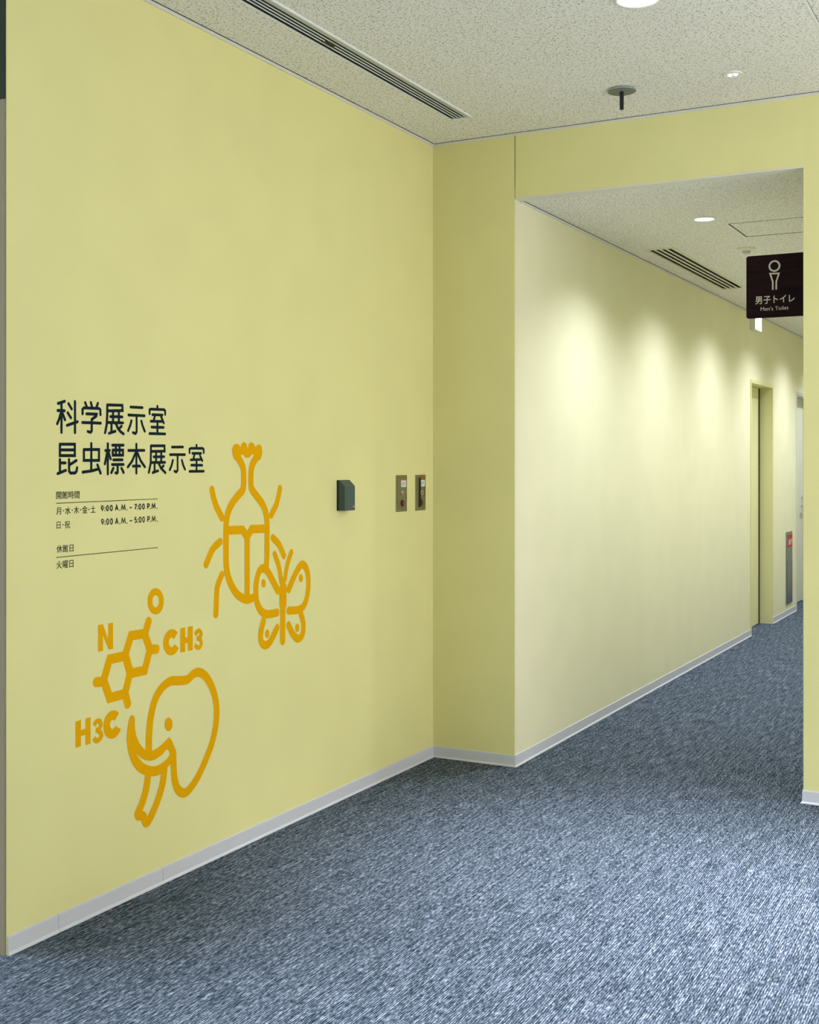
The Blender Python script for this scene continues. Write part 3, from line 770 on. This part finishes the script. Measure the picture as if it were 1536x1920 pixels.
# ------------------------------------------------------------------ things fixed to the big wall
# card reader with sloping top
a, b = on_x(631.4, 900.3, XA), on_x(651.2, 957, XA)
y0, y1, zt, zb = a.y, b.y, a.z, on_x(631.4, 957.5, XA).z
pr = 0.040
t = thing('card_reader', (XA, (y0 + y1) / 2, zb), 'small dark green grey box with a sloping top on the yellow wall', 'card reader')
MB().box(XA, XA + 0.010, y0, y1, zb, zt).build('back_plate', M['reader_dark'], t)
def prof(y): return [(XA + 0.010, y, zb + 0.0), (XA + pr, y, zb + 0.0), (XA + pr, y, zt - 0.026), (XA + 0.013, y, zt), (XA + 0.010, y, zt)]
MB().prism(prof(y0 + 0.001), prof(y1 - 0.001)).build('housing', M['reader'], t, bevel=0.0012)
MB().lathe((XA + pr, y1 - 0.014, zb + 0.016), [(0.004, 0), (0.004, 0.001)], 12, 'x').build('indicator', M['vent'], t)

# two shutter key switches
def key_switch(label, L, R, top_l, bot_l, slot):
    a, b = on_x(L, top_l, XA), on_x(R, 925, XA)
    y0, y1, z1, z0 = a.y, b.y, a.z, on_x(L, bot_l, XA).z
    W, H = y1 - y0, z1 - z0
    t = thing('shutter_switch', (XA, (y0 + y1) / 2, z0), label, 'wall switch', 'shutter key switches on the yellow wall')
    fp = MB().box(XA, XA + 0.004, y0, y1, z0, z1).build('face_plate', M['steel'], t, bevel=0.001)
    U = lambda f: y0 + W * f
    V = lambda f: z1 - H * f
    X = XA + 0.004
    fr = MB()
    for bb in ((U(.12), U(.125), V(.90), V(.07)), (U(.88), U(.885), V(.90), V(.07)), (U(.12), U(.885), V(.905), V(.90)), (U(.12), U(.885), V(.07), V(.065))):
        fr.box(X, X + 0.0004, *bb)
    fr.build('panel_seam', M['reader_dark'], t)
    lb = MB().box(X, X + 0.0006, U(.44), U(.90), V(.325), V(.15)).build('warning_label', M['paper'], t)
    MB().box(X, X + 0.0007, U(.44), U(.90), V(.148), V(.10)).build('label_band', M['label_orange'], t)
    ln = MB()
    for k, wd in enumerate((0.30, 0.36, 0.28, 0.36, 0.16)):
        ln.box(X + 0.0006, X + 0.0008, U(.49), U(.49 + wd), V(.186 + .026 * k + .008), V(.186 + .026 * k))
    ln.build('print_lines', M['ink'], lb)
    MB().lathe((X, U(.57), V(.50)), [(0.012, 0), (0.012, 0.002), (0.0085, 0.003), (0.0085, 0.008)], 20, 'x').build('key_lock', M['chrome'], t, smooth=True)
    MB().box(X + 0.008, X + 0.0085, U(.55), U(.60), V(.525), V(.475)).build('key_slot', M['black'], t)
    MB().lathe((X, U(.57), V(.77)), [(0.0155, 0), (0.0155, 0.002)], 24, 'x').build('button_ring', M['black'], t)
    MB().lathe((X, U(.57), V(.77)), [(0.0125, 0.002), (0.0125, 0.006), (0.009, 0.0075)], 24, 'x').build('push_button', M['button_red'], t, smooth=True)
    if slot: MB().box(X, X + 0.0035, U(.34), U(.45), V(.90), V(.08)).build('black_strip', M['black'], t)
    else: MB().box(X, X + 0.014, U(.30), U(.36), V(.515), V(.485)).build('pull_tab', M['chrome'], t)
key_switch('brushed steel key switch plate with orange label, nearer the dark box', 742, 762, 891, 960, False)
key_switch('brushed steel key switch plate with black strip, nearest the corner', 778.5, 797, 890.5, 957.5, True)

# ------------------------------------------------------------------ fire extinguisher cabinet in the corridor
y0, y1 = on_x(1473.5, 1060, XC).y, on_x(1484.5, 1060, XC).y
z1, z0 = on_x(1473.5, 998, XC).z, on_x(1473.5, 1134, XC).z
t = thing('extinguisher_cabinet', (XC, (y0 + y1) / 2, z0), 'narrow steel cabinet with red label set low in the corridor wall', 'cabinet')
MB().box(XC, XC + 0.008, y0, y1, z0, z1).build('frame', M['steel_blue'], t, bevel=0.002)
MB().box(XC + 0.008, XC + 0.011, y0 + 0.012, y1 - 0.012, z0 + 0.012, z0 + (z1 - z0) * 0.58).build('lower_panel', M['steel_blue'], t)
MB().box(XC + 0.008, XC + 0.009, y0 + 0.012, y1 - 0.012, z0 + (z1 - z0) * 0.59, z1 - 0.012).build('upper_panel', M['steel_blue'], t)
lz1, lz0 = z1 - 0.03, z1 - 0.145
lab = MB().box(XC + 0.009, XC + 0.0105, y0 + 0.05, y1 - 0.012, lz0, lz1).build('red_label', M['red'], t)
ink = Ink('x', XC + 0.0105); ink.text('消火器', y0 + 0.075, y1 - 0.03, lz0 + 0.015, lz0 + 0.075, 0.02)
ink.build('lettering', M['paper'], lab)

# ------------------------------------------------------------------ toilet sign on the corridor's right wall
YS = 5.55
a = on_y(1399.7, 481, YS); b = on_y(1399.7, 597.6, YS)
sx0, sz1, sz0 = a.x, a.z, b.z
t = thing('toilet_sign', (XP - 0.14, YS + 0.006, sz0), 'dark brown square sign with a figure and 男子トイレ, projecting from the wall', 'sign')
rr = 0.010
pl = MB()
prof_ = []
for cx_, cz_, a0 in ((sx0 + rr, sz0 + rr, 180), (XP - 0.004, sz0 + 0.001, 270), (XP - 0.004, sz1 - 0.001, 0), (sx0 + rr, sz1 - rr, 90)):
    r_ = rr if cx_ < XP - 0.1 else 0.001
    for k in range(5):
        g = math.radians(a0 + 22.5 * k); prof_.append((cx_ + r_ * math.cos(g), cz_ + r_ * math.sin(g)))
pl.prism([(x, YS + 0.012, z) for x, z in prof_], [(x, YS, z) for x, z in prof_])
pl.build('board', M['sign'], t)
MB().box(XP - 0.006, XP, YS - 0.004, YS + 0.016, sz0 + 0.02, sz1 - 0.02).build('wall_bracket', M['black'], t)
def sp(px, py):
    return Ink('y', YS).px(1380 + px * 156 / 1536, 460 + py * 156 / 1536)
ink = Ink('y', YS)
cu, cv = sp(714, 382)
R = (sp(714, 292)[1] - sp(714, 474)[1]) / 2
ink.stroke([(cu + R * math.cos(2 * math.pi * k / 40), cv + R * math.sin(2 * math.pi * k / 40)) for k in range(40)], 0.0075, closed=True)
ink.build('figure_head', M['sign_ink'], t)
ink = Ink('y', YS)
ink.stroke([sp(683, 822), sp(683, 672), sp(634, 524), sp(796, 518), sp(748, 668), sp(746, 816)], 0.0068, cap=False)
ink.build('figure_body', M['sign_ink'], t)
ink = Ink('y', YS)
u0, v0 = sp(358, 1092); u1, v1 = sp(1088, 1092)[0], sp(358, 948)[1]
ink.text('男子トイレ', u0, u1, v0, v1, 0.012)
ink.build('lettering', M['sign_ink'], t)
ink = Ink('y', YS)
u0, v0 = sp(458, 1213); u1, v1 = sp(975, 1213)[0], sp(458, 1140)[1]
ink.text("Men's Toilet", u0, u1, v0, v1, 0.0)
ink.build('lettering', M['sign_ink'], t)
